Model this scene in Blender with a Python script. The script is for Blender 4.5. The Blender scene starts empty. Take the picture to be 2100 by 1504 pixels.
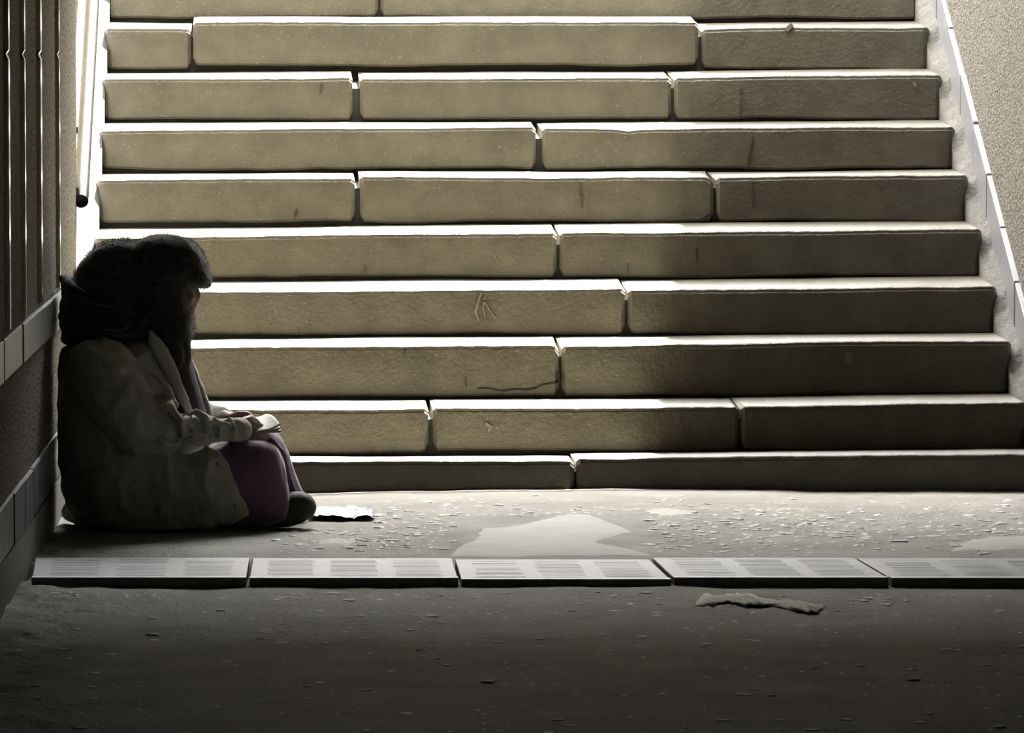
import bpy, bmesh, math, random
import numpy as np
from mathutils import Vector, Matrix

random.seed(7)
rng = np.random.default_rng(7)
scene = bpy.context.scene
col = scene.collection

# ------------------------------------------------------------------ camera
F = 10500.0                      # focal length in pixels of the 2100 x 1504 frame
H = 1.271                        # eye height above the underpass floor
VX, VY = 520.0, 115.0            # where the stair direction (+Y) vanishes
pitch = math.atan((752 - VY) / F)
yaw = math.atan((1050 - VX) * math.cos(pitch) / F)
cam_d = bpy.data.cameras.new('camera')
cam_d.sensor_width = 36.0
cam_d.lens = 36.0 * F / 2100.0
cam_d.clip_end = 200
cam = bpy.data.objects.new('camera', cam_d)
col.objects.link(cam)
cam.location = (0, 0, H)
cam.rotation_euler = (math.pi / 2 - pitch, 0, -yaw)
scene.camera = cam

# ------------------------------------------------------------------ light
world = bpy.data.worlds.new('world')
scene.world = world
world.use_nodes = True
bg = world.node_tree.nodes['Background']
bg.inputs[0].default_value = (1.0, 0.995, 0.98, 1)
bg.inputs[1].default_value = 33.0
sun_d = bpy.data.lights.new('sun', 'SUN')
sun_d.energy = 225.0
sun_d.angle = math.radians(1.2)
sun_d.color = (1.0, 0.96, 0.88)
sun = bpy.data.objects.new('sun', sun_d)
col.objects.link(sun)
sun.rotation_euler = Vector((-0.30, -0.30, -1.0)).to_track_quat('-Z', 'Y').to_euler()
sun.location = (4, 20, 10)
scene.view_settings.view_transform = 'Standard'
scene.view_settings.look = 'None'
scene.view_settings.gamma = 1.0
scene.view_settings.use_curve_mapping = False
scene.view_settings.exposure = 0.0

# ------------------------------------------------------------------ measuring helpers
RM = cam.rotation_euler.to_matrix()

def at(px, py, Y):
    """point at distance Y seen at a place of the 2100 x 1504 frame"""
    d = RM @ Vector(((px - 1050) / F, (752 - py) / F, -1.0))
    t = Y / d.y
    return Vector((d.x * t, Y, H + d.z * t))

def ground(px, py, z=0.0):
    d = RM @ Vector(((px - 1050) / F, (752 - py) / F, -1.0))
    t = (z - H) / d.z
    return Vector((d.x * t, d.y * t, z))

# lattice value noise in numpy
_tab = rng.random((64, 64, 64)) * 2 - 1
def vnoise(x, y, z):
    x, y, z = np.broadcast_arrays(np.asarray(x, float), np.asarray(y, float), np.asarray(z, float))
    xi, yi, zi = np.floor(x).astype(int), np.floor(y).astype(int), np.floor(z).astype(int)
    fx, fy, fz = x - xi, y - yi, z - zi
    fx, fy, fz = [f * f * (3 - 2 * f) for f in (fx, fy, fz)]
    r = 0
    for a in (0, 1):
        for b in (0, 1):
            for c in (0, 1):
                w = (fx if a else 1 - fx) * (fy if b else 1 - fy) * (fz if c else 1 - fz)
                r = r + w * _tab[(xi + a) % 64, (yi + b) % 64, (zi + c) % 64]
    return r
def fbm(x, y, z, o=4):
    r, a = 0, 1.0
    for k in range(o):
        r = r + a * vnoise(x * 2 ** k + 7.3 * k, y * 2 ** k + 3.1 * k, z * 2 ** k + 1.7 * k)
        a *= 0.5
    return r

# ------------------------------------------------------------------ materials
def mat(name, c1, c2=None, scale=8.0, rough=0.85, bump=0.0, bscale=60.0, spec=0.5, metal=0.0,
        detail=6.0, stretch=(1, 1, 1), spots=None, sheen=0.0, bump2=0.0, b2scale=300.0, voro=False):
    m = bpy.data.materials.new(name)
    m.use_nodes = True
    nt = m.node_tree
    N, L = nt.nodes, nt.links
    b = N['Principled BSDF']
    b.inputs['Roughness'].default_value = rough
    b.inputs['Metallic'].default_value = metal
    b.inputs['Specular IOR Level'].default_value = spec
    if sheen:
        b.inputs['Sheen Weight'].default_value = sheen
        b.inputs['Sheen Roughness'].default_value = 0.4
    tc = N.new('ShaderNodeTexCoord')
    mp = N.new('ShaderNodeMapping')
    mp.inputs['Scale'].default_value = stretch
    L.new(tc.outputs['Object'], mp.inputs[0])
    c2 = c2 or tuple(v * 0.75 for v in c1)
    n = N.new('ShaderNodeTexNoise')
    n.inputs['Scale'].default_value = scale
    n.inputs['Detail'].default_value = detail
    n.inputs['Roughness'].default_value = 0.65
    L.new(mp.outputs[0], n.inputs['Vector'])
    r = N.new('ShaderNodeValToRGB')
    r.color_ramp.elements[0].position = 0.3
    r.color_ramp.elements[1].position = 0.7
    r.color_ramp.elements[0].color = (*c2, 1)
    r.color_ramp.elements[1].color = (*c1, 1)
    L.new(n.outputs['Fac'], r.inputs[0])
    out = r.outputs[0]
    if spots:                                     # (colour, scale, threshold)
        n2 = N.new('ShaderNodeTexNoise')
        n2.inputs['Scale'].default_value = spots[1]
        n2.inputs['Detail'].default_value = 2
        L.new(mp.outputs[0], n2.inputs['Vector'])
        r2 = N.new('ShaderNodeValToRGB')
        r2.color_ramp.elements[0].position = spots[2]
        r2.color_ramp.elements[1].position = spots[2] + 0.08
        L.new(n2.outputs['Fac'], r2.inputs[0])
        mx = N.new('ShaderNodeMix')
        mx.data_type = 'RGBA'
        L.new(r2.outputs[0], mx.inputs[0])
        L.new(out, mx.inputs[6])
        mx.inputs[7].default_value = (*spots[0], 1)
        out = mx.outputs[2]
    L.new(out, b.inputs['Base Color'])
    last = None
    for (amt, sc, vo) in ((bump, bscale, voro), (bump2, b2scale, False)):
        if not amt:
            continue
        if vo:
            nb = N.new('ShaderNodeTexVoronoi')
            nb.inputs['Scale'].default_value = sc
            o = nb.outputs['Distance']
        else:
            nb = N.new('ShaderNodeTexNoise')
            nb.inputs['Scale'].default_value = sc
            nb.inputs['Detail'].default_value = 4
            o = nb.outputs['Fac']
        L.new(mp.outputs[0], nb.inputs['Vector'])
        bp = N.new('ShaderNodeBump')
        bp.inputs['Strength'].default_value = 1.0
        bp.inputs['Distance'].default_value = amt
        L.new(o, bp.inputs['Height'])
        if last:
            L.new(last, bp.inputs['Normal'])
        last = bp.outputs[0]
    if last:
        L.new(last, b.inputs['Normal'])
    return m

M = {}
M['stone'] = mat('step_stone', (0.082, 0.074, 0.052), (0.047, 0.041, 0.028), 9, 0.5, 0.003, 70, 0.5,
                 spots=((0.14, 0.125, 0.088), 130, 0.66), bump2=0.0012, b2scale=260)
M['core'] = mat('mortar', (0.03, 0.028, 0.024), (0.015, 0.014, 0.012), 30, 0.95, 0.004, 60)
M['lime'] = mat('lime_mark', (0.16, 0.15, 0.12), (0.09, 0.082, 0.062), 90, 0.9)
M['fillet'] = mat('fillet_cement', (0.09, 0.084, 0.073), (0.04, 0.038, 0.033), 25, 0.95, 0.006, 80)
M['stucco_r'] = mat('pebbledash_pale', (0.16, 0.148, 0.122), (0.03, 0.027, 0.02), 120, 0.95, 0.007, 120, 0.2, detail=2, stretch=(1, 0.4, 1))
M['stucco_l'] = mat('pebbledash_brown', (0.19, 0.16, 0.105), (0.02, 0.016, 0.009), 95, 0.95, 0.008, 95, 0.2, detail=2, stretch=(1, 0.28, 1))
M['tile'] = mat('grey_wall_tile', (0.16, 0.168, 0.19), (0.07, 0.074, 0.088), 9, 0.45, 0.0015, 40, 0.5, stretch=(1, 1, 0.25))
M['tile_pale'] = mat('pale_stair_tile', (0.17, 0.172, 0.182), (0.13, 0.132, 0.14), 9, 0.4, 0.001, 40, 0.5,
                     spots=((0.12, 0.11, 0.1), 35, 0.70))
M['plinth'] = mat('plinth_cement', (0.20, 0.19, 0.175), (0.11, 0.105, 0.095), 7, 0.8, 0.003, 30, stretch=(1, 1, 0.3))
M['concrete'] = mat('tunnel_concrete', (0.09, 0.085, 0.075), (0.05, 0.048, 0.042), 4, 0.9, 0.003, 40)
M['floor'] = mat('worn_floor', (0.29, 0.277, 0.246), (0.17, 0.161, 0.14), 3.2, 0.75, 0.006, 55, 0.2,
                 spots=((0.33, 0.315, 0.275), 60, 0.66), bump2=0.003, b2scale=170)
M['patch'] = mat('cement_patch', (0.34, 0.327, 0.29), (0.29, 0.277, 0.244), 6, 0.75, 0.0012, 60)
M['chip'] = mat('stone_chip', (0.64, 0.62, 0.57), (0.48, 0.46, 0.42), 20, 0.5, 0.001, 90)
M['plate'] = mat('floor_plate', (0.23, 0.23, 0.235), (0.16, 0.16, 0.165), 6, 0.42, 0.0012, 60, 0.5)
M['rib'] = mat('ribbed_plate', (0.27, 0.27, 0.29), (0.16, 0.16, 0.18), 12, 0.38, 0.002, 60, 0.5, stretch=(0.2, 1, 1))
M['edge'] = mat('edge_steel', (0.75, 0.76, 0.77), (0.6, 0.61, 0.62), 10, 0.35, 0, spec=0.6)
M['metal'] = mat('bare_steel', (0.06, 0.06, 0.058), (0.03, 0.03, 0.029), 24, 0.3, 0.0006, 60, 0.1, metal=1.0)
M['strip'] = mat('steel_strip', (0.55, 0.54, 0.50), (0.42, 0.40, 0.36), 10, 0.22, 0, metal=1.0)
M['pipe_in'] = mat('pipe_bore', (0.02, 0.02, 0.02), rough=0.9)
M['coat'] = mat('coat_cotton', (0.53, 0.525, 0.465), (0.38, 0.375, 0.325), 9, 0.9, 0.0022, 35, 0.2, sheen=0.25, bump2=0.0006, b2scale=300)
M['hood'] = mat('wool_shawl', (0.06, 0.054, 0.048), (0.035, 0.031, 0.028), 30, 0.95, 0.004, 90, 0.1, sheen=0.5)
M['scarf'] = mat('navy_wool', (0.030, 0.032, 0.055), (0.016, 0.017, 0.03), 30, 0.95, 0.005, 90, 0.1, sheen=0.35)
M['fuzz'] = mat('wool_fuzz', (0.30, 0.285, 0.26), (0.18, 0.17, 0.155), 30, 0.9, sheen=0.3)
M['skirt'] = mat('purple_skirt', (0.20, 0.135, 0.21), (0.12, 0.078, 0.125), 9, 0.85, 0.002, 40, 0.2, sheen=0.6)
M['sweater'] = mat('dark_sweater', (0.05, 0.035, 0.05), (0.03, 0.02, 0.03), 12, 0.9, 0.002, 90)
M['skin'] = mat('skin', (0.30, 0.19, 0.135), (0.22, 0.13, 0.09), 14, 0.55, 0.001, 60)
M['shoe'] = mat('shoe_felt', (0.045, 0.045, 0.035), (0.025, 0.025, 0.02), 25, 0.75, 0.002, 90)
M['sole'] = mat('shoe_sole', (0.03, 0.03, 0.028), rough=0.7)
M['paper'] = mat('printed_paper', (0.82, 0.81, 0.76), (0.52, 0.51, 0.47), 60, 0.7, 0.0006, 40, stretch=(1, 4, 1))
M['plastic'] = mat('crumpled_sheet', (0.34, 0.365, 0.38), (0.25, 0.27, 0.285), 15, 0.4, 0.002, 50)
M['rag'] = mat('grimy_rag', (0.85, 0.85, 0.77), (0.55, 0.55, 0.48), 40, 0.9, 0.004, 90)
M['rivet'] = mat('rivet_metal', (0.5, 0.45, 0.38), rough=0.35, metal=1.0)

# ------------------------------------------------------------------ object helpers
def link(name, me, material=None, parent=None, smooth=False):
    o = bpy.data.objects.new(name, me)
    col.objects.link(o)
    if material:
        me.materials.clear()
        me.materials.append(M[material])
    if smooth:
        me.polygons.foreach_set('use_smooth', [True] * len(me.polygons))
    if parent:
        o.parent = parent
    return o

def from_py(name, v, f, material, parent=None, smooth=False):
    me = bpy.data.meshes.new(name)
    me.from_pydata([tuple(p) for p in v], [], f)
    me.update()
    bm = bmesh.new(); bm.from_mesh(me)
    bmesh.ops.recalc_face_normals(bm, faces=bm.faces)
    bm.to_mesh(me); bm.free()
    return link(name, me, material, parent, smooth)

def box(name, lo, hi, material, parent=None, bevel=0.0):
    bm = bmesh.new()
    bmesh.ops.create_cube(bm, size=1)
    for v in bm.verts:
        v.co = Vector([lo[i] + (v.co[i] + 0.5) * (hi[i] - lo[i]) for i in range(3)])
    if bevel:
        bmesh.ops.bevel(bm, geom=list(bm.edges), offset=bevel, segments=2, affect='EDGES')
    me = bpy.data.meshes.new(name); bm.to_mesh(me); bm.free()
    return link(name, me, material, parent)

def struct(o, label=None, cat=None):
    o['kind'] = 'structure'
    if label: o['label'] = label
    if cat: o['category'] = cat
    return o

def tag(o, label, cat, group=None):
    o['label'] = label; o['category'] = cat
    if group: o['group'] = group
    return o

def empty(name, loc=(0, 0, 0)):
    o = bpy.data.objects.new(name, None)
    o.empty_display_size = 0.1
    o.location = loc
    col.objects.link(o)
    return o

def keep(o, parent):
    """parent without moving"""
    o.parent = parent
    o.matrix_parent_inverse = Matrix.Translation(-Vector(parent.location))
    return o

def prism(name, poly, axis_pts, material, parent=None, bevel=0.0):
    """poly: list of (y, z); extruded from x0 to x1"""
    x0, x1 = axis_pts
    n = len(poly)
    v = [(x0, y, z) for y, z in poly] + [(x1, y, z) for y, z in poly]
    f = [tuple(range(n)), tuple(range(2 * n - 1, n - 1, -1))]
    f += [(i, (i + 1) % n, n + (i + 1) % n, n + i) for i in range(n)]
    o = from_py(name, v, f, material, parent)
    if bevel:
        bm = bmesh.new(); bm.from_mesh(o.data)
        bmesh.ops.bevel(bm, geom=list(bm.edges), offset=bevel, segments=1, affect='EDGES')
        bm.to_mesh(o.data); bm.free()
    return o

# ------------------------------------------------------------------ stairs: measures
Y0, D = 15.0, 0.325
nose_y = {1: 945, 2: 837, 3: 709, 4: 594, 5: 480, 6: 364, 7: 263, 8: 160, 9: 54}
back_y = {0: 1006, 1: 934, 2: 818, 3: 692, 4: 575, 5: 462, 6: 353, 7: 251, 8: 148, 9: 43}
NSTEP = 15
Yn = {k: Y0 + (k - 1) * D for k in range(1, NSTEP + 2)}
zn, zb = {}, {0: 0.0}
for k in range(1, 10):
    zn[k] = at(1000, nose_y[k], Yn[k]).z
    zb[k] = at(1000, back_y[k], Yn[k + 1]).z
rise = 0.158
for k in range(10, NSTEP + 1):
    zn[k] = zb[k - 1] + rise - 0.011
    zb[k] = zn[k] + 0.011
TOP = zb[NSTEP]
XL, XR = at(190, 480, Yn[5]).x, at(2016, 475, Yn[5]).x     # ends of the step blocks
WL, WR = XL - 0.06, XR + 0.045                             # stair side walls
ROOF_Y, ROOF_Z = 15.71, 2.40

# ------------------------------------------------------------------ room shell
FX0, FX1, FY0, FY1 = -1.0, 2.8, -3.0, 15.2
def floor_height(x, y):
    z = 0.006 * fbm(x * 1.1, y * 0.9, 3.3, 3) + 0.0022 * fbm(x * 7, y * 5, 9.1, 3)
    # worn dips in front of the first step and by the wall
    z = z - 0.010 * np.exp(-((y - 14.93) / 0.10) ** 2) * (0.5 + 0.5 * fbm(x * 2.3, 1.0, 4.4, 2))
    rub = np.clip((-0.30 - x) / 0.25, 0, 1)
    z = z + rub * 0.012 * np.clip(fbm(x * 16, y * 9, 2.2, 3), -0.3, 1)
    edge = 12.40 + 0.02 * fbm(x * 1.7, 2.0, 6.6, 3)
    z = z - 0.016 * np.clip((y - edge) / 0.03, 0, 1) * np.clip((12.75 - y) / 0.05, 0, 1)
    return np.minimum(z, 0.012) - 0.004

def build_floor():
    xs = np.concatenate([np.linspace(FX0, -0.75, 4), np.arange(-0.735, 2.45, 0.0125), np.linspace(2.46, FX1, 4)])
    ys = np.concatenate([np.linspace(FY0, 9.0, 40), np.arange(9.02, FY1, 0.016)])
    X, Yg = np.meshgrid(xs, ys)
    Z = floor_height(X, Yg)
    v = np.stack([X.ravel(), Yg.ravel(), Z.ravel()], 1)
    nx, ny = len(xs), len(ys)
    i = np.arange(nx * ny).reshape(ny, nx)
    f = np.stack([i[:-1, :-1], i[:-1, 1:], i[1:, 1:], i[1:, :-1]], -1).reshape(-1, 4)
    me = bpy.data.meshes.new('floor')
    me.from_pydata(v.tolist(), [], f.tolist())
    me.update()
    return link('floor', me, 'floor', smooth=True)
floor = struct(build_floor(), 'worn grey concrete underpass floor in front of the stairs', 'floor')

# left underpass wall, turned very slightly against the stairs
def wall_x(Y):
    return -0.581 + 0.0159 * (Y - 11.74)
YE = 15.24
def wall_prism(name, z0, z1, proud, y0, y1, material, parent=None, back=0.3, gap=0.0):
    y0, y1 = y0 + gap, y1 - gap
    pts = [(wall_x(y0) + proud, y0), (wall_x(y1) + proud, y1), (wall_x(y1) - back, y1), (wall_x(y0) - back, y0)]
    v = [(x, y, z0) for x, y in pts] + [(x, y, z1) for x, y in pts]
    f = [(0, 1, 2, 3), (7, 6, 5, 4)] + [(i, (i + 1) % 4, 4 + (i + 1) % 4, 4 + i) for i in range(4)]
    return from_py(name, v, f, material, parent)
wall_left = struct(wall_prism('wall_left', -0.05, ROOF_Z + 0.02, 0, -3.2, YE, 'stucco_l', back=0.25),
                   'brown pebbledash underpass wall on the left', 'wall')
wall_prism('plinth', -0.05, 0.105, 0.006, 3, YE - 0.02, 'plinth', wall_left, 0.01)
def tile_row(z0, z1, edges, proud, wob):
    for i, (a, b) in enumerate(zip(edges[:-1], edges[1:])):
        dz = wob * rng.uniform(-1, 1)
        dp = rng.uniform(-0.003, 0.003)
        o = wall_prism('wall_tile', z0 + dz, z1 + dz, proud + dp, a, b, 'tile', wall_left, 0.005, 0.006)
        m = o.modifiers.new('bevel', 'BEVEL'); m.width = 0.0025; m.segments = 1
def wall_y_at(px):
    lo, hi = 5.0, 25.0
    for _ in range(50):
        mid = (lo + hi) / 2
        q = RM.transposed() @ Vector((wall_x(mid), mid, 0.4 - H))
        if 1050 - F * q.x / q.z < px: lo = mid
        else: hi = mid
    return lo
up_edges = [10.2, 11.0] + [wall_y_at(p) for p in (2, 39, 81, 102)] + [wall_y_at(124)]
tile_row(0.525, 0.622, up_edges + [YE + 0.005], 0.010, 0.004)
lo_edges = [10.3, 11.0] + [wall_y_at(p) for p in (-12, 21, 43, 60, 77, 95)] + [wall_y_at(117), YE + 0.005]
tile_row(0.118, 0.240, lo_edges, 0.009, 0.003)
wall_prism('tile_ledge', 0.612, 0.636, 0.002, 9, YE, 'fillet', wall_left, 0.01)
# flat steel strips standing upright on the wall above the tiles
for i, px in enumerate((13, 46, 79, 117)):
    y = wall_y_at(px)
    w = (0.05, 0.04, 0.065, 0.04)[i]
    t = 0.010
    zk = H + 0.005
    prof = [(0.634, 0.0), (zk - 0.014, 0.0), (zk, 0.012), (zk + 0.010, 0.0), (2.38, 0.0)]
    v, f = [], []
    for (z, sh) in prof:
        for (dy, dx) in ((0, 0.0), (0, t), (w, t), (w, 0.0)):
            v.append((wall_x(y + dy) + dx - sh * (0.4 if dx else 0), y + dy - sh * 2, z))
    n = len(prof)
    for k in range(n - 1):
        for q in range(4):
            f.append((4 * k + q, 4 * k + (q + 1) % 4, 4 * k + 4 + (q + 1) % 4, 4 * k + 4 + q))
    f += [(0, 1, 2, 3), (4 * n - 1, 4 * n - 2, 4 * n - 3, 4 * n - 4)]
    from_py('steel_strip', v, f, 'strip', wall_left)

ang = -math.atan(0.0159)
wm = Matrix.Translation((wall_x(13.0), 13.0, 0)) @ Matrix.Rotation(ang, 4, 'Z')
wall_left.data.transform(wm.inverted())
wall_left.matrix_world = wm
for ch in [o for o in col.objects if o.parent is wall_left]:
    ch.matrix_parent_inverse = wm.inverted()
ceiling = struct(box('ceiling', (-1.2, -3.2, ROOF_Z), (2.9, ROOF_Y, ROOF_Z + 0.35), 'concrete'),
                 'concrete underpass ceiling ending above the first steps', 'ceiling')
wall_back = struct(box('wall_back', (-1.2, -3.4, -0.05), (2.9, -3.15, ROOF_Z), 'concrete'),
                   'concrete wall at the far end of the underpass', 'wall')
wall_right = struct(box('wall_right', (2.42, -3.15, -0.05), (2.75, 15.45, ROOF_Z), 'concrete'),
                    'concrete underpass wall on the right', 'wall')
WT = TOP + 1.8
wall_sl = struct(box('wall_stair_left', (WL - 0.25, YE - 0.02, -0.05), (WL, 24.0, WT), 'stucco_l'),
                 'sunlit pebbledash wall beside the left end of the stairs', 'wall')
wall_sr = struct(box('wall_stair_right', (WR, 15.45, -0.05), (WR + 0.3, 24.0, WT), 'stucco_r'),
                 'pale pebbledash wall beside the right end of the stairs', 'wall')
trim = struct(box('trim_1', (WR - 0.008, 15.452, 0.4), (WR + 0.004, 15.66, ROOF_Z), 'tile_pale'),
              'smooth pale render strip at the edge of the right wall', 'trim')
landing = struct(box('floor_landing', (WL, Yn[NSTEP] + D, TOP - 0.2), (WR, 26.0, TOP), 'patch'),
                 'street level paving at the top of the stairs', 'floor')

street_blocker = struct(box('wall_street_blocker', (-6.0, 26.0, TOP - 0.2), (8.0, 26.6, 7.6), 'concrete'),
                  'added unseen wall beyond the stairs that blocks low sky light', 'wall')  # added out of view to cut low sky light on the foreground floor
entrance_blocker = struct(box('wall_entrance_blocker', (-3.0, ROOF_Y - 0.4, ROOF_Z + 0.35), (5.0, ROOF_Y, 6.0), 'concrete'),
                'added unseen wall over the underpass entrance that blocks sky light', 'wall')  # invented wall, never in frame, keeps direct sky light off the risers
# tile bands that climb with the stairs
def slope_z(Y):
    return zn[5] + (zn[9] - zn[5]) / (4 * D) * (Y - Yn[5])
def climb_band(x_wall, sgn, parent, edges, lo, hi):
    for a, b in zip(edges[:-1], edges[1:]):
        g = 0.004
        dz = rng.uniform(-0.004, 0.004)
        pts = [(a + g, slope_z(a + g) + lo + dz), (b - g, slope_z(b - g) + lo + dz),
               (b - g, slope_z(b - g) + hi + dz), (a + g, slope_z(a + g) + hi + dz)]
        x1 = x_wall + sgn * (0.016 + rng.uniform(-0.002, 0.002))
        prism('stair_wall_tile', pts, (x_wall - sgn * 0.01, x1), 'tile_pale', parent, 0.002)
climb_band(WR, -1, wall_sr, [15.5 + 0.31 * i for i in range(15)], -0.085, 0.12)
climb_band(WL, 1, wall_sl, [15.26 + 0.31 * i for i in range(16)], -0.085, 0.13)

# ------------------------------------------------------------------ stairs: blocks
stairs = struct(empty('stairs', ((XL + XR) / 2, Y0, 0)), 'worn stone block stairs climbing out of the underpass', 'stairs')

def X_of(px, k):
    return at(px, nose_y.get(k, 40), Yn[k]).x

def step_block(k, x0, x1, dzl, dzr, fwd=0.0, lift=0.0, endl=0.012, endr=0.012, chip=None):
    n = max(8, int((x1 - x0) / 0.012))
    xs = np.linspace(x0, x1, n)
    t = (xs - x0) / (x1 - x0)
    yf = Yn[k] - fwd + 0.0025 * fbm(xs * 3, k * 5.1, 0.3, 4)
    top = zn[k] + dzl * (1 - t) + dzr * t + 0.0035 * fbm(xs * 2.2, k * 3.7, 5.5, 3) + 0.0012 * fbm(xs * 30, k * 3.7, 2.5, 2)
    ero = 0.007 + 0.006 * np.clip(fbm(xs * 4, k * 2.3, 8.8, 4), -0.8, 2)
    bot = zb[k - 1] + ero + lift
    if k == 1:
        bot = bot * 0 - 0.02
    dl, dr = xs - x0, x1 - xs
    def rnd(d, r):
        u = np.clip(1 - d / r, 0, 1)
        return 1 - np.sqrt(1 - u * u)
    rl, rr = max(endl, 0.02), max(endr, 0.02)
    bot = bot + 0.022 * rnd(dl, rl) + 0.022 * rnd(dr, rr)
    top = top - 0.010 * rnd(dl, rl * 0.6) - 0.010 * rnd(dr, rr * 0.6)
    yf = yf + endl * rnd(dl, endl) + endr * rnd(dr, endr)
    if chip is not None:
        cx, cw, ch = chip
        top = top - ch * np.exp(-((xs - cx) / cw) ** 2)
    yb = Yn[k + 1] + 0.04
    ztb = zb[k] + dzl * (1 - t) + dzr * t + 0.003 * fbm(xs * 2.2, k * 9.7, 1.5, 3) + 0 * xs
    rows = [
        (np.full(n, yb), bot),
        (yf + 0.02, bot),
        (yf + 0.004, bot + 0.003),
        (yf, bot + 0.010),
        (yf, bot + (top - bot) * 0.5),
        (yf, top - 0.014),
        (yf + 0.0018, top - 0.0105),
        (yf + 0.0022, top - 0.003),
        (yf + 0.005, top),
        (yf + 0.05, top + (ztb - top) * 0.15),
        (yf + 0.18, top + (ztb - top) * 0.5),
        (np.full(n, Yn[k + 1]), ztb),
        (np.full(n, yb), ztb),
    ]
    R = len(rows)
    v = []
    for i in range(n):
        for (y, z) in rows:
            v.append((xs[i], y[i], z[i]))
    f = []
    for i in range(n - 1):
        for j in range(R):
            f.append((i * R + j, (i + 1) * R + j, (i + 1) * R + (j + 1) % R, i * R + (j + 1) % R))
    f.append(tuple(range(R)))
    f.append(tuple((n - 1) * R + j for j in reversed(range(R))))
    o = from_py('step_block', v, f, 'stone')
    return keep(o, stairs)

PXM = F / 16.3                                  # pixels per metre about half way up
def dzp(k, y):                                   # height offset for a nose seen at row y
    return (nose_y[k] - y) * Yn[k] / F
blocks = {
    1: [(None, 1178, 945, 946), (1182, None, 941, 936)],
    2: [(None, 879, 839, 838), (888, 1516, 837, 837), (1519, None, 836, 829)],
    3: [(None, 1146, 713, 707), (1152, None, 709, 702)],
    4: [(None, 1282, 598, 591), (1288, None, 595, 588)],
    5: [(None, 1142, 486, 477), (1148, None, 477, 472)],
    6: [(None, 728, 366, 365), (738, 1464, 361, 363), (1469, None, 365, 359)],
    7: [(None, 1099, 264, 261), (1112, None, 264, 259)],
    8: [(None, 723, 162, 158), (738, 1377, 161, 159), (1383, None, 159, 153)],
    9: [(None, 392, 56, 58), (396, 1432, 45, 44), (1439, None, 59, 54)],
}
for k, lst in blocks.items():
    for (a, b, ya, yb_) in lst:
        x0 = XL if a is None else X_of(a, k)
        x1 = XR if b is None else X_of(b, k)
        kw = {}
        if a is None: kw['endl'] = 0.035
        if b is None: kw['endr'] = 0.03
        if k == 9 and a == 396: kw.update(lift=0.013, fwd=0.012)
        if k == 3 and b == 1146: kw['chip'] = (x1, 0.012, 0.012)
        if k == 6 and b == 1464: kw['chip'] = (x1 + 0.004, 0.02, 0.016)
        if k == 7 and a == 1112: kw['chip'] = (X_of(1290, 7), 0.03, 0.006)
        step_block(k, x0, x1, dzp(k, ya), dzp(k, yb_), **kw)
for k in range(10, NSTEP + 1):
    js = {10: [0.295]}.get(k, sorted(rng.uniform(0.25, 0.75, 1)))
    xs = [XL] + [X_of(778, 10) if k == 10 else XL + j * (XR - XL) for j in js] + [XR]
    for a, b in zip(xs[:-1], xs[1:]):
        step_block(k, a + 0.004, b - 0.004, 0, 0)
# dark mortar body behind and under the blocks
core = []
for k in range(1, NSTEP + 1):
    core += [(Yn[k] + 0.022, (zb[k - 1] if k > 1 else 0) - 0.03), (Yn[k] + 0.022, zn[k] - 0.035)]
core += [(Yn[NSTEP] + D + 0.1, zn[NSTEP] - 0.035), (Yn[NSTEP] + D + 0.1, -0.1), (Yn[1] + 0.022, -0.1)]
keep(prism('mortar_core', core, (XL + 0.012, XR - 0.012), 'core'), stairs)
# cracks, scuffs and lime marks on the risers
def riser_mark(name, k, pts, w, material):
    v, f = [], []
    for i, (px, py) in enumerate(pts):
        a = Vector((*pts[max(0, i - 1)], 0)); b = Vector((*pts[min(len(pts) - 1, i + 1)], 0))
        d = (b - a).normalized(); nrm = Vector((-d.y, d.x, 0))
        ww = w * (0.4 + 0.6 * math.sin(math.pi * (i + 0.5) / len(pts))) * random.uniform(0.7, 1.3)
        for sg in (-1, 1):
            q = at(px + sg * nrm.x * ww, py + sg * nrm.y * ww, Yn[k] - 0.006)
            v.append(q)
        for sg in (-1, 1):
            q = at(px + sg * nrm.x * ww, py + sg * nrm.y * ww, Yn[k] + 0.006)
            v.append(q)
    for i in range(len(pts) - 1):
        a, b = 4 * i, 4 * i + 4
        f += [(a, a + 1, b + 1, b), (a, b, b + 2, a + 2), (a + 1, a + 3, b + 3, b + 1)]
    return keep(from_py(name, v, f, material), stairs)
for k, pts, w in ((3, [(1146, 765), (1147, 785), (1132, 787), (1112, 790), (1098, 797), (1080, 800), (1058, 799), (1030, 803), (1000, 797), (978, 798)], 2.6),
                  (3, [(832, 716), (828, 730)], 2.2), (3, [(956, 776), (955, 793)], 1.6), (6, [(1543, 372), (1546, 410), (1544, 426)], 1.4),
                  (6, [(609, 430), (605, 445)], 2.6), (7, [(1545, 280), (1538, 310), (1534, 345)], 1.4), (5, [(1428, 508), (1429, 540)], 1.3),
                  (5, [(1287, 540), (1288, 560)], 1.6), (8, [(1520, 180), (1519, 235)], 1.2), (8, [(660, 172), (658, 192)], 2.4),
                  (6, [(1190, 375), (1195, 425)], 1.1), (5, [(748, 545), (750, 562)], 1.3), (6, [(1465, 432), (1445, 445), (1432, 452)], 1.5)):
    riser_mark('crack', k, pts, w * 0.6, 'core')
for k, pts, w in ((3, [(1738, 724), (1741, 735), (1738, 746)], 9), (4, [(986, 604), (980, 622), (975, 640), (982, 658)], 2.4),
                  (4, [(990, 612), (1003, 636), (1018, 655)], 1.6), (4, [(995, 606), (991, 630), (996, 660)], 1.6), (8, [(1875, 168), (1878, 178)], 4),
                  (2, [(995, 868), (1005, 876), (1002, 886)], 4), (5, [(1013, 520), (1020, 540)], 1.6), (9, [(1625, 50), (1612, 62)], 5)):
    riser_mark('lime_mark', k, pts, w, 'lime')
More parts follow.
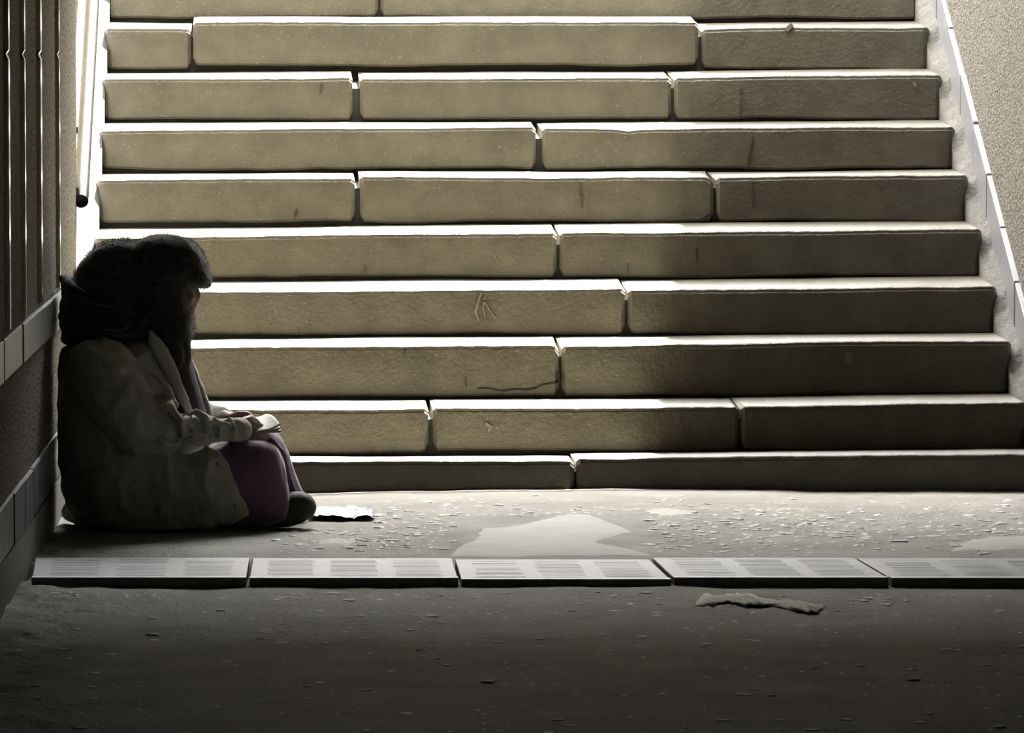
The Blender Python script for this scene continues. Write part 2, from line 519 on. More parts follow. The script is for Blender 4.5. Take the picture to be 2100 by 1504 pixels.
# rough cement heaped along both ends of the steps
def fillet(x0, x1):
    ys = np.arange(Y0 - 0.02, Yn[NSTEP] + 0.3, 0.02)
    v, f = [], []
    for i, y in enumerate(ys):
        for j in range(6):
            s = j / 5
            x = x0 + (x1 - x0) * s
            ph = ((y - Y0) / D) % 1.0
            z = slope_z(y) - 0.055 + 0.03 * (ph - 0.5) * -1.0 + 0.05 * s ** 1.5 + 0.012 * float(fbm(y * 9, j * 0.7, 3.1 + x0, 3))
            v.append((x, y, z))
        for j in range(6):
            v.append((x0 + (x1 - x0) * j / 5, y, slope_z(y) - 0.25))
    R = 12
    for i in range(len(ys) - 1):
        for j in range(5):
            f.append((i * R + j, i * R + j + 1, (i + 1) * R + j + 1, (i + 1) * R + j))
        f.append((i * R, (i + 1) * R, (i + 1) * R + 6, i * R + 6))
    f.append((0, 1, 2, 3, 4, 5, 11, 10, 9, 8, 7, 6))
    return keep(from_py('cement_fillet', v, f, 'fillet', smooth=True), stairs)
fillet(XR - 0.012, WR - 0.002)
fillet(XL + 0.012, WL + 0.002)

# ------------------------------------------------------------------ handrail
def tube(path, r, seg=20, caps=True):
    v, f = [], []
    for i, p in enumerate(path):
        p = Vector(p)
        d = (Vector(path[min(i + 1, len(path) - 1)]) - Vector(path[max(i - 1, 0)])).normalized()
        u = d.cross(Vector((0, 0, 1)))
        if u.length < 0.01: u = Vector((1, 0, 0))
        u.normalize(); w = u.cross(d)
        for s in range(seg):
            a = 2 * math.pi * s / seg
            v.append(p + r * (math.cos(a) * u + math.sin(a) * w))
    for i in range(len(path) - 1):
        for s in range(seg):
            f.append((i * seg + s, i * seg + (s + 1) % seg, (i + 1) * seg + (s + 1) % seg, (i + 1) * seg + s))
    if caps:
        f.append(tuple(range(seg))); f.append(tuple((len(path) - 1) * seg + s for s in reversed(range(seg))))
    return v, f
RY = 15.2
r0 = at(166, 413, RY)
slope = (zn[9] - zn[5]) / (4 * D)
rail = tag(empty('handrail', tuple(r0)), 'steel pipe handrail on the wall left of the stairs', 'handrail')
rd = Vector((0, 1, slope)).normalized()
pv, pf = tube([r0, r0 + rd * 2.8, r0 + rd * 5.6], 0.0225, 28, False)
n = len(pv)
iv, if_ = tube([r0 + rd * 5.6, r0 + rd * 0.3, r0], 0.0205, 28, False)
pipe = keep(from_py('pipe', pv, pf, 'metal', smooth=True), rail)
bore = keep(from_py('pipe_bore', *tube([r0 + rd * 0.012, r0 + rd * 0.03], 0.0222, 28), 'pipe_in'), rail)
ring_v, ring_f = [], []
for s in range(28):
    a = 2 * math.pi * s / 28
    u = Vector((1, 0, 0)); w = u.cross(rd)
    for rr, off in ((0.0225, 0), (0.0195, 0), (0.0195, 0.014)):
        ring_v.append(r0 + rd * off + rr * (math.cos(a) * u + math.sin(a) * w))
for s in range(28):
    b = (s + 1) % 28
    ring_f += [(3 * s, 3 * b, 3 * b + 1, 3 * s + 1), (3 * s + 1, 3 * b + 1, 3 * b + 2, 3 * s + 2)]
keep(from_py('pipe_rim', ring_v, ring_f, 'metal'), rail)
for tt in (0.50, 2.3, 4.1):
    c = r0 + rd * tt
    keep(box('bracket', (WL - 0.005, c.y - 0.012, c.z - 0.035), (c.x - 0.010, c.y + 0.012, c.z - 0.015), 'metal', None, 0.002), rail)

# ------------------------------------------------------------------ floor: plates, patch, chips
def on_floor(x, y):
    return float(floor_height(np.array(x), np.array(y)))

edges_px = [(70, 62), (515, 508), (930, 943), (1335, 1380), (1755, 1826), (2175, 2262), (2600, 2705)]
PB, PT = [], []
for (a, b) in edges_px:
    PB.append(ground(a, 1146, 0.016)); PT.append(ground(b, 1188, 0.016))
def quad_slab(name, c, z0, z1, material, parent):
    v = [(p[0], p[1], z0) for p in c] + [(p[0], p[1], z1) for p in c]
    f = [(0, 1, 2, 3), (7, 6, 5, 4)] + [(i, (i + 1) % 4, 4 + (i + 1) % 4, 4 + i) for i in range(4)]
    return from_py(name, v, f, material, parent)
for i in range(6):
    tilt = (0.001, 0.0, -0.003, 0.001, 0.0, 0)[i]
    g = 0.004
    A, B, C, E = PT[i].copy(), PT[i + 1].copy(), PB[i + 1].copy(), PB[i].copy()
    A.x += g; E.x += g; B.x -= g; C.x -= g
    zt = 0.017 + tilt
    plate = quad_slab('floor_plate', (A, B, C, E), -0.015, zt, 'plate', floor)
    m = plate.modifiers.new('bevel', 'BEVEL'); m.width = 0.002; m.segments = 2
    e0, e1 = A.lerp(E, 0.005), B.lerp(C, 0.005)
    quad_slab('edge_strip', (e0, e1, B.lerp(C, 0.075), A.lerp(E, 0.075)), zt - 0.002, zt + 0.0015, 'edge', plate)
    # three ribbed fields between smooth borders
    for q in range(3):
        u0, u1 = 0.07 + q * 0.31, 0.07 + q * 0.31 + 0.25
        v, f = [], []
        rows = 30
        for r_ in range(rows):
            w0 = 0.11 + 0.81 * r_ / rows
            w1 = w0 + 0.81 / rows * rng.uniform(0.45, 0.8)
            if rng.random() < 0.12: continue
            hgt = rng.uniform(0.0001, 0.0005)
            b0 = len(v)
            ua, ub = u0 + rng.uniform(0, 0.02), u1 - rng.uniform(0, 0.02)
            for (u, w) in ((ua, w0), (ub, w0), (ub, w1), (ua, w1)):
                p = A.lerp(B, u).lerp(E.lerp(C, u), w)
                v.append((p.x, p.y, zt - 0.001))
            for (u, w) in ((ua + .004, w0 + .004), (ub - .004, w0 + .004), (ub - .004, w1 - .004), (ua + .004, w1 - .004)):
                p = A.lerp(B, u).lerp(E.lerp(C, u), w)
                v.append((p.x, p.y, zt + hgt))
            f += [(b0 + 4, b0 + 5, b0 + 6, b0 + 7)] + [(b0 + s, b0 + (s + 1) % 4, b0 + 4 + (s + 1) % 4, b0 + 4 + s) for s in range(4)]
        from_py('ribbed_field', v, f, 'rib', plate)

def patch(name, poly_px, thick, material, seed=0, jag=0.012):
    """thin screed lying on the rough floor, with a ragged outline"""
    P = np.array([ground(*p)[:2] for p in poly_px])
    sx, sy = 0.004, 0.012
    xs = np.arange(P[:, 0].min() - 0.03, P[:, 0].max() + 0.03, sx)
    ys = np.arange(P[:, 1].min() - 0.03, P[:, 1].max() + 0.03, sy)
    X, Yg = np.meshgrid(xs, ys)
    qx = X + jag * fbm(X * 9, Yg * 5, seed, 3)
    qy = Yg + 2.0 * jag * fbm(X * 9, Yg * 5, seed + 9.0, 3)
    ins = np.zeros(X.shape, bool)
    dist = np.full(X.shape, 1e9)
    for (ax, ay), (bx, by) in zip(P, np.roll(P, -1, 0)):
        if ay != by:
            ins ^= ((ay > qy) != (by > qy)) & (qx < (bx - ax) * (qy - ay) / (by - ay) + ax)
        l2 = (bx - ax) ** 2 + (by - ay) ** 2
        t = np.clip(((qx - ax) * (bx - ax) + (qy - ay) * (by - ay)) / l2, 0, 1)
        dist = np.minimum(dist, np.hypot(qx - ax - t * (bx - ax), qy - ay - t * (by - ay)))
    sd = np.where(ins, dist, -dist)
    Z = floor_height(X, Yg) + np.clip(sd * 0.12, -0.004, thick)
    idx = -np.ones(X.shape, int)
    keepm = sd > -0.02
    idx[keepm] = np.arange(keepm.sum())
    v = np.stack([X[keepm], Yg[keepm], Z[keepm]], 1)
    q = np.stack([idx[:-1, :-1], idx[:-1, 1:], idx[1:, 1:], idx[1:, :-1]], -1).reshape(-1, 4)
    q = q[(q >= 0).all(1)]
    me = bpy.data.meshes.new(name)
    me.from_pydata(v.tolist(), [], q.tolist()); me.update()
    return link(name, me, material, floor, smooth=True)
patch('cement_patch', [(925, 1139), (945, 1120), (990, 1098), (985, 1083), (1060, 1076), (1120, 1064), (1165, 1055), (1215, 1057),
                       (1250, 1070), (1300, 1090), (1235, 1100), (1215, 1108), (1290, 1122), (1335, 1138)], 0.0025, 'patch', 3)
patch('cement_patch', [(655, 1116), (665, 1107), (700, 1104), (735, 1109), (722, 1115)], 0.0025, 'patch', 5)
patch('cement_patch', [(1328, 1052), (1345, 1046), (1390, 1046), (1424, 1050), (1420, 1057), (1360, 1061)], 0.0025, 'patch', 8)
patch('cement_patch', [(1945, 1130), (1985, 1112), (2030, 1100), (2110, 1098), (2130, 1120), (2050, 1128), (2000, 1126)], 0.0025, 'patch', 11)

# stone chips standing proud of the worn concrete
chip_meshes = []
for i in range(6):
    bm = bmesh.new()
    bmesh.ops.create_icosphere(bm, subdivisions=2, radius=1)
    bmesh.ops.delete(bm, geom=[v for v in bm.verts if v.co.z < -0.35], context='VERTS')
    ph = [random.uniform(0, 6.28) for _ in range(3)]
    for v in bm.verts:
        a = math.atan2(v.co.y, v.co.x)
        s = 1 + 0.18 * math.sin(2 * a + ph[0]) + 0.14 * math.sin(3 * a + ph[1]) + 0.08 * math.sin(5 * a + ph[2])
        v.co = Vector((v.co.x * s, v.co.y * s, v.co.z if v.co.z < 0 else v.co.z ** 0.8))
    me = bpy.data.meshes.new('stone_chip'); bm.to_mesh(me); bm.free()
    me.polygons.foreach_set('use_smooth', [True] * len(me.polygons))
    me.materials.append(M['chip'])
    chip_meshes.append(me)
def chip_spot(zone):
    if zone == 0:
        px, py = random.uniform(560, 2100), random.triangular(1015, 1140, 1085)
        if 930 < px < 1330 and 1060 < py: return None
        if px < 770 and py < 1085: return None
        if random.random() < 0.35 and not (1300 < px < 1800 or 700 < px < 930): return None
    else:
        px, py = random.uniform(0, 2100), 1215 + 289 * random.random() ** 1.6
    return ground(px, py)
spots = []
while len(spots) < 1500:
    zone = 0 if len(spots) < 950 else 1
    p = chip_spot(zone)
    if p is None or p.x < wall_x(p.y) + 0.05 : continue
    base = random.lognormvariate(math.log(0.0062 if zone == 0 else 0.0048), 0.42)
    spots.append((min(base, 0.014), p, zone))
spots.sort(key=lambda s: -s[0])
stuff_v, stuff_f = [], []
for i, (s, p, zone) in enumerate(spots):
    z = on_floor(p.x, p.y)
    sx, sy, sz = s * random.uniform(0.9, 1.7), s * random.uniform(0.9, 1.5), s * random.uniform(0.2, 0.42)
    rz = random.uniform(-0.5, 0.5)
    if i < 290:
        o = bpy.data.objects.new('stone_chip', chip_meshes[i % 6])
        col.objects.link(o)
        o.parent = floor
        o.location = (p.x, p.y, z); o.scale = (sx, sy, sz); o.rotation_euler = (0, 0, rz)
    else:
        b0 = len(stuff_v)
        c, sn = math.cos(rz), math.sin(rz)
        for v in chip_meshes[i % 6].vertices:
            x, y = v.co.x * sx, v.co.y * sy
            stuff_v.append((p.x + c * x - sn * y, p.y + sn * x + c * y, z + v.co.z * sz))
        for q in chip_meshes[i % 6].polygons:
            stuff_f.append(tuple(b0 + t for t in q.vertices))
grit = from_py('stone_grit', stuff_v, stuff_f, 'chip', floor, True)
grit['kind'] = 'stuff'

# ------------------------------------------------------------------ litter
def sheet(name, corners, nu, nv, thick, amp, material, seed, fold=0.0):
    """crumpled sheet lying on the floor; corners are world xy"""
    v, f = [], []
    for j in range(nv + 1):
        for i in range(nu + 1):
            u, w = i / nu, j / nv
            p = Vector(corners[0]).lerp(Vector(corners[1]), u).lerp(Vector(corners[3]).lerp(Vector(corners[2]), u), w)
            r = abs(float(fbm(p.x * 11, p.y * 4.5, seed, 4)))
            edge = min(u, 1 - u, w, 1 - w)
            x = p.x + 0.012 * float(fbm(p.x * 12, p.y * 6, seed + 4, 3))
            y = p.y + 0.03 * float(fbm(p.x * 12, p.y * 6, seed + 8, 3))
            z = on_floor(x, y) + 0.004 + amp * r + fold * math.exp(-((w - 0.12) / 0.1) ** 2) * (0.6 + 0.4 * math.sin(u * 9))
            v.append((x, y, z))
    for j in range(nv):
        for i in range(nu):
            a = j * (nu + 1) + i
            f.append((a, a + 1, a + nu + 2, a + nu + 1))
    o = from_py(name, v, f, material)
    m = o.modifiers.new('solid', 'SOLIDIFY'); m.thickness = thick; m.offset = 1
    return o
g = [ground(632, 1068), ground(768, 1066), ground(762, 1043), ground(640, 1041)]
tag(sheet('crumpled_bag', [(p.x, p.y, 0) for p in g], 40, 26, 0.0012, 0.024, 'plastic', 2.5, 0.010),
    'crumpled whitish plastic sheet lying on the floor by the shoe', 'litter')
# twisted rag
v, f = [], []
path_px = [(1425, 1238), (1450, 1230), (1480, 1227), (1520, 1229), (1560, 1231), (1600, 1235), (1640, 1241), (1672, 1243), (1690, 1239)]
pts = [ground(*p) for p in path_px]
fine = []
for i in range(len(pts) - 1):
    for s in range(8): fine.append(pts[i].lerp(pts[i + 1], s / 8))
fine.append(pts[-1])
seg = 14
for i, p in enumerate(fine):
    t = i / (len(fine) - 1)
    r = 0.012 * min(1, 6 * t + 0.15, 6 * (1 - t) + 0.2) * (1.0 + 0.25 * math.sin(t * 19))
    z0 = on_floor(p.x, p.y)
    for s in range(seg):
        a = 2 * math.pi * s / seg
        q = r * (1 + 0.35 * float(fbm(t * 30, math.cos(a) * 2, math.sin(a) * 2, 3)))
        v.append((p.x, p.y + 8.0 * q * math.cos(a), z0 + 0.2 * q + 0.45 * q * math.sin(a)))
for i in range(len(fine) - 1):
    for s in range(seg):
        f.append((i * seg + s, i * seg + (s + 1) % seg, (i + 1) * seg + (s + 1) % seg, (i + 1) * seg + s))
f.append(tuple(range(seg))); f.append(tuple((len(fine) - 1) * seg + s for s in reversed(range(seg))))
tag(from_py('twisted_rag', v, f, 'rag', smooth=True), 'long twisted grey rag lying on the floor before the plates', 'rag')

# ------------------------------------------------------------------ the seated person
YC = 13.90
def S(px, py, dy=0.0):
    return at(px, py, YC + dy)
SC = F / YC                                     # pixels per metre at the person

_ico = {}
def ico(sub):
    if sub not in _ico:
        bm = bmesh.new(); bmesh.ops.create_icosphere(bm, subdivisions=sub, radius=1)
        bm.verts.ensure_lookup_table()
        _ico[sub] = (np.array([v.co[:] for v in bm.verts]), np.array([[v.index for v in f.verts] for f in bm.faces]))
        bm.free()
    return _ico[sub]

class Blob:
    def __init__(self): self.v, self.f, self.n = [], [], 0
    def ell(self, c, r, sub=2):
        V, T = ico(sub)
        self.v.append(V * np.array(r) + np.array(c)); self.f.append(T + self.n); self.n += len(V)
        return self
    def chain(self, pts, flat=1.0):
        """pts: (Vector, radius) ..."""
        for (a, ra), (b, rb) in zip(pts[:-1], pts[1:]):
            L_ = (b - a).length
            m = max(2, int(L_ / (0.3 * min(ra, rb))) + 1)
            for i in range(m + 1):
                t = i / m
                r = ra + (rb - ra) * t
                self.ell(a.lerp(b, t), (r, r * flat, r))
        return self
    def inflate(self, poly, W, dy=0.0, step=10, full=None):
        """fill an outline (frame pixels at the person's distance) with a rounded body of half depth W"""
        P = np.array(poly, float)
        A, B = P, np.roll(P, -1, 0)
        gx, gy = np.meshgrid(np.arange(P[:, 0].min(), P[:, 0].max(), step), np.arange(P[:, 1].min(), P[:, 1].max(), step))
        q = np.stack([gx.ravel(), gy.ravel()], 1)
        inside = np.zeros(len(q), bool)
        for a, b in zip(A, B):
            if a[1] == b[1]: continue
            c = ((a[1] > q[:, 1]) != (b[1] > q[:, 1])) & (q[:, 0] < (b[0] - a[0]) * (q[:, 1] - a[1]) / (b[1] - a[1]) + a[0])
            inside ^= c
        q = q[inside]
        d = np.full(len(q), 1e9)
        for a, b in zip(A, B):
            ab = b - a
            t = np.clip(((q - a) @ ab) / max(ab @ ab, 1e-9), 0, 1)
            d = np.minimum(d, np.linalg.norm(q - (a + t[:, None] * ab), axis=1))
        dm = full or d.max()
        for (x, y), dd in zip(q, d):
            if dd < 2.5: continue
            u = min(1, dd / dm)
            w = W * math.sqrt(max(1e-4, 1 - (1 - u) ** 2))
            r = min(dd, dm) / SC
            self.ell(S(x, y, dy), (r, max(w, 0.006), r), 1 if dd < 18 else 2)
        return self
    def build(self, name, material, parent, voxel=0.006, smooth=6, disp=None):
        v = np.concatenate(self.v); f = np.concatenate(self.f)
        me = bpy.data.meshes.new(name)
        me.from_pydata(v.tolist(), [], f.tolist()); me.update()
        o = bpy.data.objects.new(name, me); col.objects.link(o)
        m = o.modifiers.new('r', 'REMESH'); m.mode = 'VOXEL'; m.voxel_size = voxel
        if smooth:
            s = o.modifiers.new('s', 'SMOOTH'); s.iterations = smooth; s.factor = 0.5
        dg = bpy.context.evaluated_depsgraph_get(); dg.update()
        nm = bpy.data.meshes.new_from_object(o.evaluated_get(dg))
        o.modifiers.clear()
        o.data = nm
        bpy.data.meshes.remove(me)
        nm.name = name
        nm.materials.clear(); nm.materials.append(M[material])
        k = len(nm.vertices)
        co = np.empty(k * 3); nm.vertices.foreach_get('co', co); co = co.reshape(-1, 3)
        if disp is not None:
            no = np.empty(k * 3); nm.vertices.foreach_get('normal', no); no = no.reshape(-1, 3)
            co = co + no * disp(co)[:, None]
        co[:, 2] = np.maximum(co[:, 2], 0.001)
        nm.vertices.foreach_set('co', co.ravel()); nm.update()
        nm.polygons.foreach_set('use_smooth', [True] * len(nm.polygons))
        keep(o, parent)
        return o

base = S(330, 1075); base.z = 0
person = tag(empty('person', (base.x, YC, 0)),
             'hunched seated person in hooded shawl and grey coat, reading against the wall', 'person')

# --- body: head, trunk, arms, hands and legs in one surface
bd = Blob()
bd.ell(S(338, 572), (0.088, 0.075, 0.100), 3)                       # skull, face turned down
bd.chain([(S(352, 588), 0.066), (S(372, 622), 0.046), (S(378, 650), 0.028)])        # face and jaw
bd.chain([(S(398, 590), 0.012), (S(406, 605), 0.009), (S(403, 614), 0.010)])        # nose
bd.chain([(S(392, 581, -0.035), 0.011), (S(400, 580), 0.010), (S(392, 581, 0.035), 0.011)])   # brow
bd.ell(S(388, 610, -0.032), (0.016, 0.018, 0.018)); bd.ell(S(388, 610, 0.032), (0.016, 0.018, 0.018))   # cheeks
bd.chain([(S(392, 632, -0.018), 0.007), (S(396, 632), 0.008), (S(392, 632, 0.018), 0.007)])   # lips
bd.ell(S(330, 590, -0.078), (0.018, 0.008, 0.028)); bd.ell(S(330, 590, 0.078), (0.018, 0.008, 0.028))   # ears
bd.chain([(S(315, 630), 0.058), (S(275, 700), 0.062), (S(250, 760), 0.11), (S(240, 860), 0.12), (S(240, 960), 0.13)])
def hand(wrist, tip_dir, side, palm_n):
    """wrist point, unit direction of the fingers, unit sideways direction (towards the little finger)"""
    d, s, n_ = tip_dir.normalized(), side.normalized(), palm_n.normalized()
    bd.chain([(wrist - d * 0.03, 0.020), (wrist, 0.019)])
    knuck = []
    for q, o in enumerate((-0.027, -0.009, 0.009, 0.026)):
        k = wrist + d * (0.060 - 0.004 * abs(q - 1)) + s * o
        bd.chain([(wrist + s * o * 0.6 + d * 0.008, 0.013), (k, 0.0105)])
        L1 = (0.026, 0.030, 0.028, 0.022)[q]
        a = k + d * L1 + n_ * 0.004
        b = a + d * (L1 * 0.6) + n_ * 0.012
        c = b + d * (L1 * 0.25) + n_ * 0.012
        bd.chain([(k, 0.0092), (a, 0.0084), (b, 0.0078), (c, 0.0068)])
    t0 = wrist + d * 0.018 - s * 0.026
    bd.chain([(wrist + d * 0.005 - s * 0.012, 0.014), (t0, 0.012), (t0 + d * 0.030 - s * 0.016 + n_ * 0.004, 0.0095), (t0 + d * 0.054 - s * 0.012 + n_ * 0.010, 0.008)])
# near arm and hand, far arm and hand
w1 = S(487, 882, -0.115)
bd.chain([(S(215, 745, -0.17), 0.055), (S(275, 895, -0.20), 0.042), (w1, 0.021)])
hand(w1, S(540, 893, -0.05) - w1, Vector((0, -0.35, -1)), Vector((0.1, 0.6, -0.3)))
w2 = S(476, 862, 0.10)
bd.chain([(S(225, 745, 0.17), 0.055), (S(330, 880, 0.21), 0.042), (w2, 0.021)])
hand(w2, S(522, 880, 0.04) - w2, Vector((-0.2, 0.6, -0.8)), Vector((0.1, -0.5, -0.3)))
for s_ in (-1, 1):
    bd.chain([(S(260, 985, 0.08 * s_), 0.085), (S(525, 955, 0.10 * s_), 0.045), (S(550, 1010, 0.09 * s_), 0.036), (S(560, 1040, 0.09 * s_), 0.032)])
body = bd.build('body', 'skin', person, 0.0045, 3)
for s_ in (-1, 1):
    e = S(391, 600, 0.022 * s_)
    eb = Blob().ell(e, (0.008, 0.009, 0.006), 2).build('eye', 'sole', person, 0.002, 1)

def folds(fr, amp, sd, st=(1, 1, 1)):
    def fn(co):
        x, y, z = co[:, 0] * fr * st[0], co[:, 1] * fr * st[1], co[:, 2] * fr * st[2]
        a = fbm(x, y, z + sd, 3)
        return amp * (0.6 - np.abs(a) * 1.4) + amp * 0.3 * fbm(x * 3, y * 3, z * 3, 2)
    return fn

# --- coat: back, shoulders, skirts, sleeves, lapels
ct = Blob()
ct.inflate([(120, 745), (126, 718), (150, 700), (230, 690), (300, 680), (330, 705), (352, 760), (372, 820), (395, 870), (440, 905),
            (452, 935), (445, 1000), (440, 1070), (330, 1082), (220, 1076), (160, 1062), (138, 1040), (128, 1000), (121, 950), (119, 850)],
           0.195, 0.0, 12)
ct.inflate([(250, 890), (350, 925), (452, 918), (470, 955), (490, 1000), (514, 1056), (470, 1074), (400, 1092), (300, 1086), (200, 1070), (180, 980)],
           0.045, -0.165, 9)
ct.inflate([(300, 890), (440, 900), (462, 950), (470, 1040), (400, 1066), (250, 1066)], 0.045, 0.17, 11)
ct.chain([(S(150, 1048, 0.02), 0.03), (S(190, 1066, -0.08), 0.032), (S(250, 1075, -0.14), 0.034), (S(330, 1076, -0.165), 0.034), (S(430, 1072, -0.17), 0.026)])
# near sleeve
ct.chain([(S(205, 755, -0.155), 0.088), (S(245, 820, -0.185), 0.090), (S(285, 875, -0.200), 0.080), (S(330, 886, -0.195), 0.062),
          (S(375, 882, -0.180), 0.048), (S(420, 882, -0.160), 0.038), (S(462, 883, -0.135), 0.034), (S(492, 884, -0.115), 0.031)])
# far sleeve
ct.chain([(S(225, 755, 0.16), 0.085), (S(330, 850, 0.20), 0.075), (S(400, 862, 0.185), 0.055), (S(435, 862, 0.155), 0.042), (S(476, 866, 0.11), 0.031)])
# gathered folds on the near sleeve
for pts, r in (([(318, 770), (345, 800), (352, 822), (340, 838)], 0.013), ([(300, 812), (330, 828), (360, 832)], 0.012),
               ([(352, 838), (372, 862), (376, 890)], 0.013), ([(392, 856), (400, 880), (396, 906)], 0.010),
               ([(412, 862), (428, 880), (436, 903)], 0.009), ([(440, 860), (452, 876), (450, 900)], 0.008),
               ([(470, 858), (482, 880), (478, 902)], 0.007), ([(376, 850), (398, 846), (420, 856)], 0.009), ([(425, 868), (446, 866), (468, 872)], 0.008), ([(370, 905), (386, 890), (412, 893), (425, 908)], 0.008), ([(330, 905), (380, 915), (430, 906)], 0.010),
               ([(230, 740), (280, 752), (318, 775)], 0.010), ([(190, 770), (260, 800), (330, 815)], 0.010)):
    p3 = []
    for (x, y) in pts:
        t = min(1, max(0, (x - 205) / 287))
        cen = 755 + (882 - 755) * min(1, (x - 200) / 90) if x < 290 else 882
        rad = (0.088 if x < 260 else 0.088 - (x - 260) / 232 * 0.057)
        off = (y - cen) / SC
        dep = math.sqrt(max(0, rad * rad - min(rad, abs(off)) ** 2))
        p3.append((S(x, y, -0.16 - 0.04 * math.sin(t * math.pi) + 0.04 * max(0, t - 0.6) * 2 - dep * 0.93), r))
    ct.chain(p3)
coat = ct.build('coat', 'coat', person, 0.005, 4, folds(9, 0.009, 1.3, (1.2, 1, 0.7)))
lp = Blob()
lp.inflate([(303, 670), (318, 682), (345, 715), (368, 765), (388, 820), (402, 862), (390, 866), (366, 825), (345, 780), (322, 740), (304, 705)], 0.016, -0.115, 5)
keep(lp.build('lapel', 'coat', person, 0.004, 2, folds(20, 0.002, 4.3)), person)
lp = Blob()
lp.inflate([(374, 708), (392, 732), (408, 765), (420, 797), (432, 830), (440, 862), (420, 880), (408, 850), (400, 800), (388, 750)], 0.035, 0.085, 5)
keep(lp.build('lapel', 'coat', person, 0.004, 2, folds(20, 0.002, 5.3)), person)
for (x, y) in ((446, 952), (483, 1037)):
    rv = Blob().ell(S(x, y, -0.214), (0.006, 0.004, 0.006), 2).build('snap_button', 'rivet', coat, 0.0015, 0)
    rv.parent = coat; rv.matrix_parent_inverse = Matrix.Identity(4)
sw = Blob()
sw.inflate([(315, 705), (370, 700), (392, 735), (408, 790), (425, 850), (440, 885), (400, 900), (330, 880)], 0.10, 0.0, 9)
sw.build('sweater', 'sweater', person, 0.006, 4)

# --- skirt over both knees
sk = Blob()
sk.inflate([(430, 915), (462, 904), (505, 900), (545, 903), (568, 918), (582, 948), (589, 985), (598, 1030), (592, 1070), (540, 1082), (420, 1086), (380, 1060), (385, 960)],
           0.085, -0.095, 8)
sk.inflate([(440, 908), (520, 890), (552, 881), (568, 884), (580, 902), (593, 932), (604, 966), (613, 990), (621, 1010), (605, 1050), (520, 1064), (440, 1064)],
           0.085, 0.085, 8)
sk.inflate([(420, 930), (500, 908), (545, 915), (570, 960), (585, 1020), (590, 1060), (430, 1070)], 0.16, 0.0, 12)
sk.chain([(S(556, 905, -0.03), 0.012), (S(580, 935, -0.05), 0.012), (S(594, 985, -0.06), 0.011), (S(606, 1020, -0.06), 0.010)])
sk.build('skirt', 'skirt', person, 0.0055, 5, folds(11, 0.004, 7.7, (1, 1, 0.4)))

# --- shoes
for dy, nm in ((-0.085, 0), (0.10, 1)):
    oy = 0 if nm == 0 else -9
    ox = 0 if nm == 0 else -14
    sh = Blob()
    sh.inflate([(x + ox, y + oy) for x, y in [(545, 1040), (575, 1016), (595, 1008), (618, 1007), (636, 1014), (648, 1030), (651, 1046), (642, 1060), (622, 1072), (590, 1080), (550, 1081)]],
               0.050, dy, 6)
    shoe = sh.build('shoe', 'shoe', person, 0.004, 4)
    so = Blob()
    so.inflate([(x + ox, y + oy) for x, y in [(550, 1066), (600, 1068), (626, 1062), (640, 1058), (634, 1066), (612, 1076), (585, 1083), (550, 1084)]], 0.047, dy, 4)
    sole = so.build('sole', 'sole', person, 0.004, 2)
    sole.parent = shoe; sole.matrix_parent_inverse = Matrix.Identity(4)

# --- navy scarf bundled around the neck and shoulders
sf = Blob()
sf.inflate([(124, 572), (132, 563), (146, 570), (160, 592), (185, 606), (240, 608), (285, 640), (318, 680), (322, 700), (300, 708), (262, 694), (236, 700),
            (212, 716), (176, 716), (140, 708), (123, 700), (128, 682), (122, 662), (124, 645), (122, 628), (128, 610)], 0.175, 0.0, 9)
sf.chain([(S(130, 574, -0.06), 0.014), (S(148, 594, -0.13), 0.016), (S(185, 614, -0.16), 0.016), (S(235, 618, -0.15), 0.015), (S(290, 660, -0.12), 0.014)])
sf.chain([(S(128, 650, -0.08), 0.012), (S(180, 664, -0.168), 0.014), (S(250, 670, -0.16), 0.012)])
scarf = sf.build('scarf', 'scarf', person, 0.006, 4, folds(13, 0.006, 3.9, (0.7, 1, 1.6)))

# --- shawl over the head
hd = Blob()
hd.inflate([(139, 610), (148, 570), (164, 537), (190, 508), (218, 493), (246, 486), (272, 488), (296, 510), (312, 560), (305, 625), (240, 645), (160, 640)], 0.125, 0.0, 8)
hd.inflate([(252, 560), (258, 528), (272, 503), (296, 485), (330, 480), (362, 481), (388, 489), (406, 504), (418, 526), (427, 548), (434, 572), (434, 583), (428, 592),
            (418, 592), (406, 590), (395, 590), (388, 598), (389, 614), (394, 632), (400, 644), (400, 664), (397, 688), (389, 706), (376, 722), (345, 728), (305, 700), (270, 640)],
           0.118, 0.0, 7)
hd.chain([(S(372, 700, -0.05), 0.026), (S(380, 735, -0.05), 0.018), (S(379, 755, -0.04), 0.010), (S(376, 770, -0.03), 0.005)])
hd.chain([(S(350, 690, -0.07), 0.026), (S(366, 730, -0.08), 0.016), (S(372, 752, -0.075), 0.006)])
hood = hd.build('head_shawl', 'hood', person, 0.005, 4, folds(10, 0.004, 2.2))

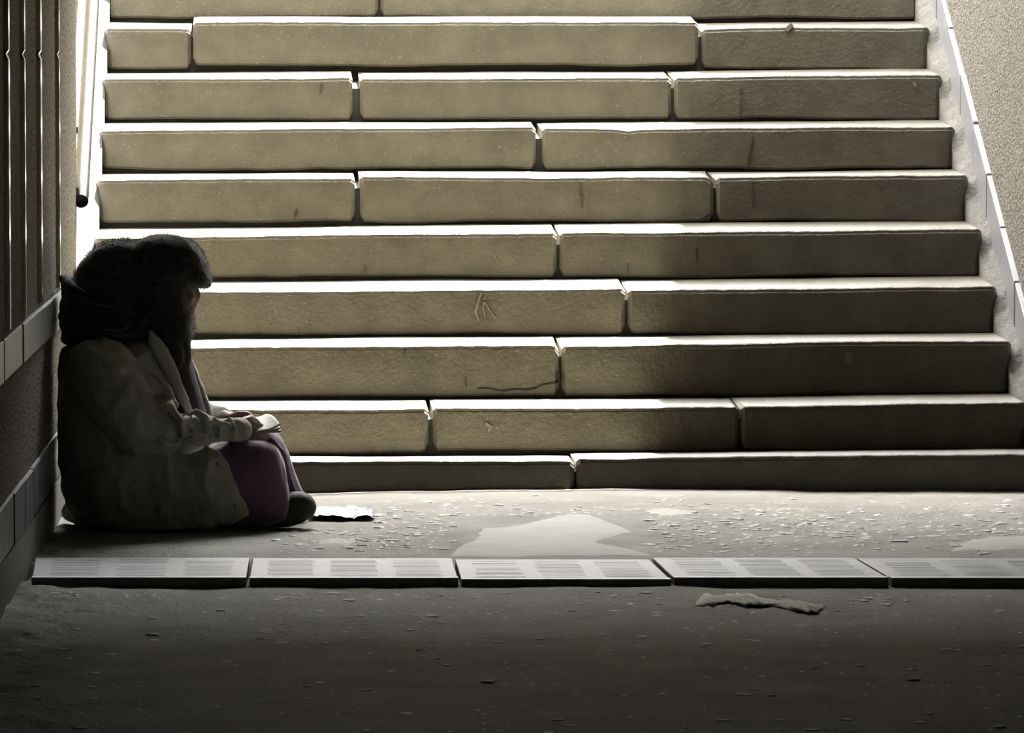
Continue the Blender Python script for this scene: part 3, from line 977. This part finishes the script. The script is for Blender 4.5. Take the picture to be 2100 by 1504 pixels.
def fuzz(src, count, length, name, seed):
    r = np.random.default_rng(seed)
    me = src.data
    k = len(me.polygons)
    c = np.empty(k * 3); me.polygons.foreach_get('center', c); c = c.reshape(-1, 3)
    nn = np.empty(k * 3); me.polygons.foreach_get('normal', nn); nn = nn.reshape(-1, 3)
    pick = r.choice(k, count)
    v, f = [], []
    for i in pick:
        d = nn[i] + r.normal(0, 0.45, 3)
        d /= np.linalg.norm(d)
        s = np.cross(d, r.normal(0, 1, 3)); s /= np.linalg.norm(s) + 1e-6
        p = c[i] + r.normal(0, 0.0015, 3)
        L_ = length * r.uniform(0.3, 1.0)
        w = 0.00035
        b = len(v)
        bend = r.normal(0, 0.25, 3)
        m = p + d * L_ * 0.5
        e = p + (d + bend) * L_
        v += [p - s * w, p + s * w, m - s * w * 0.8, m + s * w * 0.8, e]
        f += [(b, b + 1, b + 3, b + 2), (b + 2, b + 3, b + 4)]
    me2 = bpy.data.meshes.new(name)
    me2.from_pydata([tuple(x) for x in v], [], f); me2.update()
    o = link(name, me2, 'fuzz')
    o.parent = src; o.matrix_parent_inverse = Matrix.Identity(4)
    o['kind'] = 'stuff'
fuzz(hood, 22000, 0.012, 'wool_fuzz', 5)

# ------------------------------------------------------------------ booklet in the hands
def booklet():
    c = [S(516, 897, -0.09), S(578, 880, -0.085), S(546, 857, 0.10), S(494, 861, 0.09)]
    root = tag(empty('booklet', tuple(c[0])), 'open printed booklet held above the lap', 'booklet')
    for li, (name, off, shrink) in enumerate((('cover', 0.0, 0.0), ('page', 0.0035, 0.02), ('page', 0.0065, 0.03))):
        nu, nv = 14, 14
        v, f = [], []
        for j in range(nv + 1):
            for i in range(nu + 1):
                u = shrink + (1 - 2 * shrink) * i / nu
                w = shrink + (1 - 2 * shrink) * j / nv
                p = c[0].lerp(c[1], u).lerp(c[3].lerp(c[2], u), w)
                cur = 0.010 * math.sin(math.pi * w) + 0.006 * math.sin(u * 5 + li) * u
                v.append(p + Vector((0, 0, cur + off)))
        for j in range(nv):
            for i in range(nu):
                a = j * (nu + 1) + i
                f.append((a, a + 1, a + nu + 2, a + nu + 1))
        o = from_py(name, v, f, 'paper', smooth=True)
        m = o.modifiers.new('solid', 'SOLIDIFY'); m.thickness = 0.0022 if li == 0 else 0.0012
        keep(o, root)
booklet()
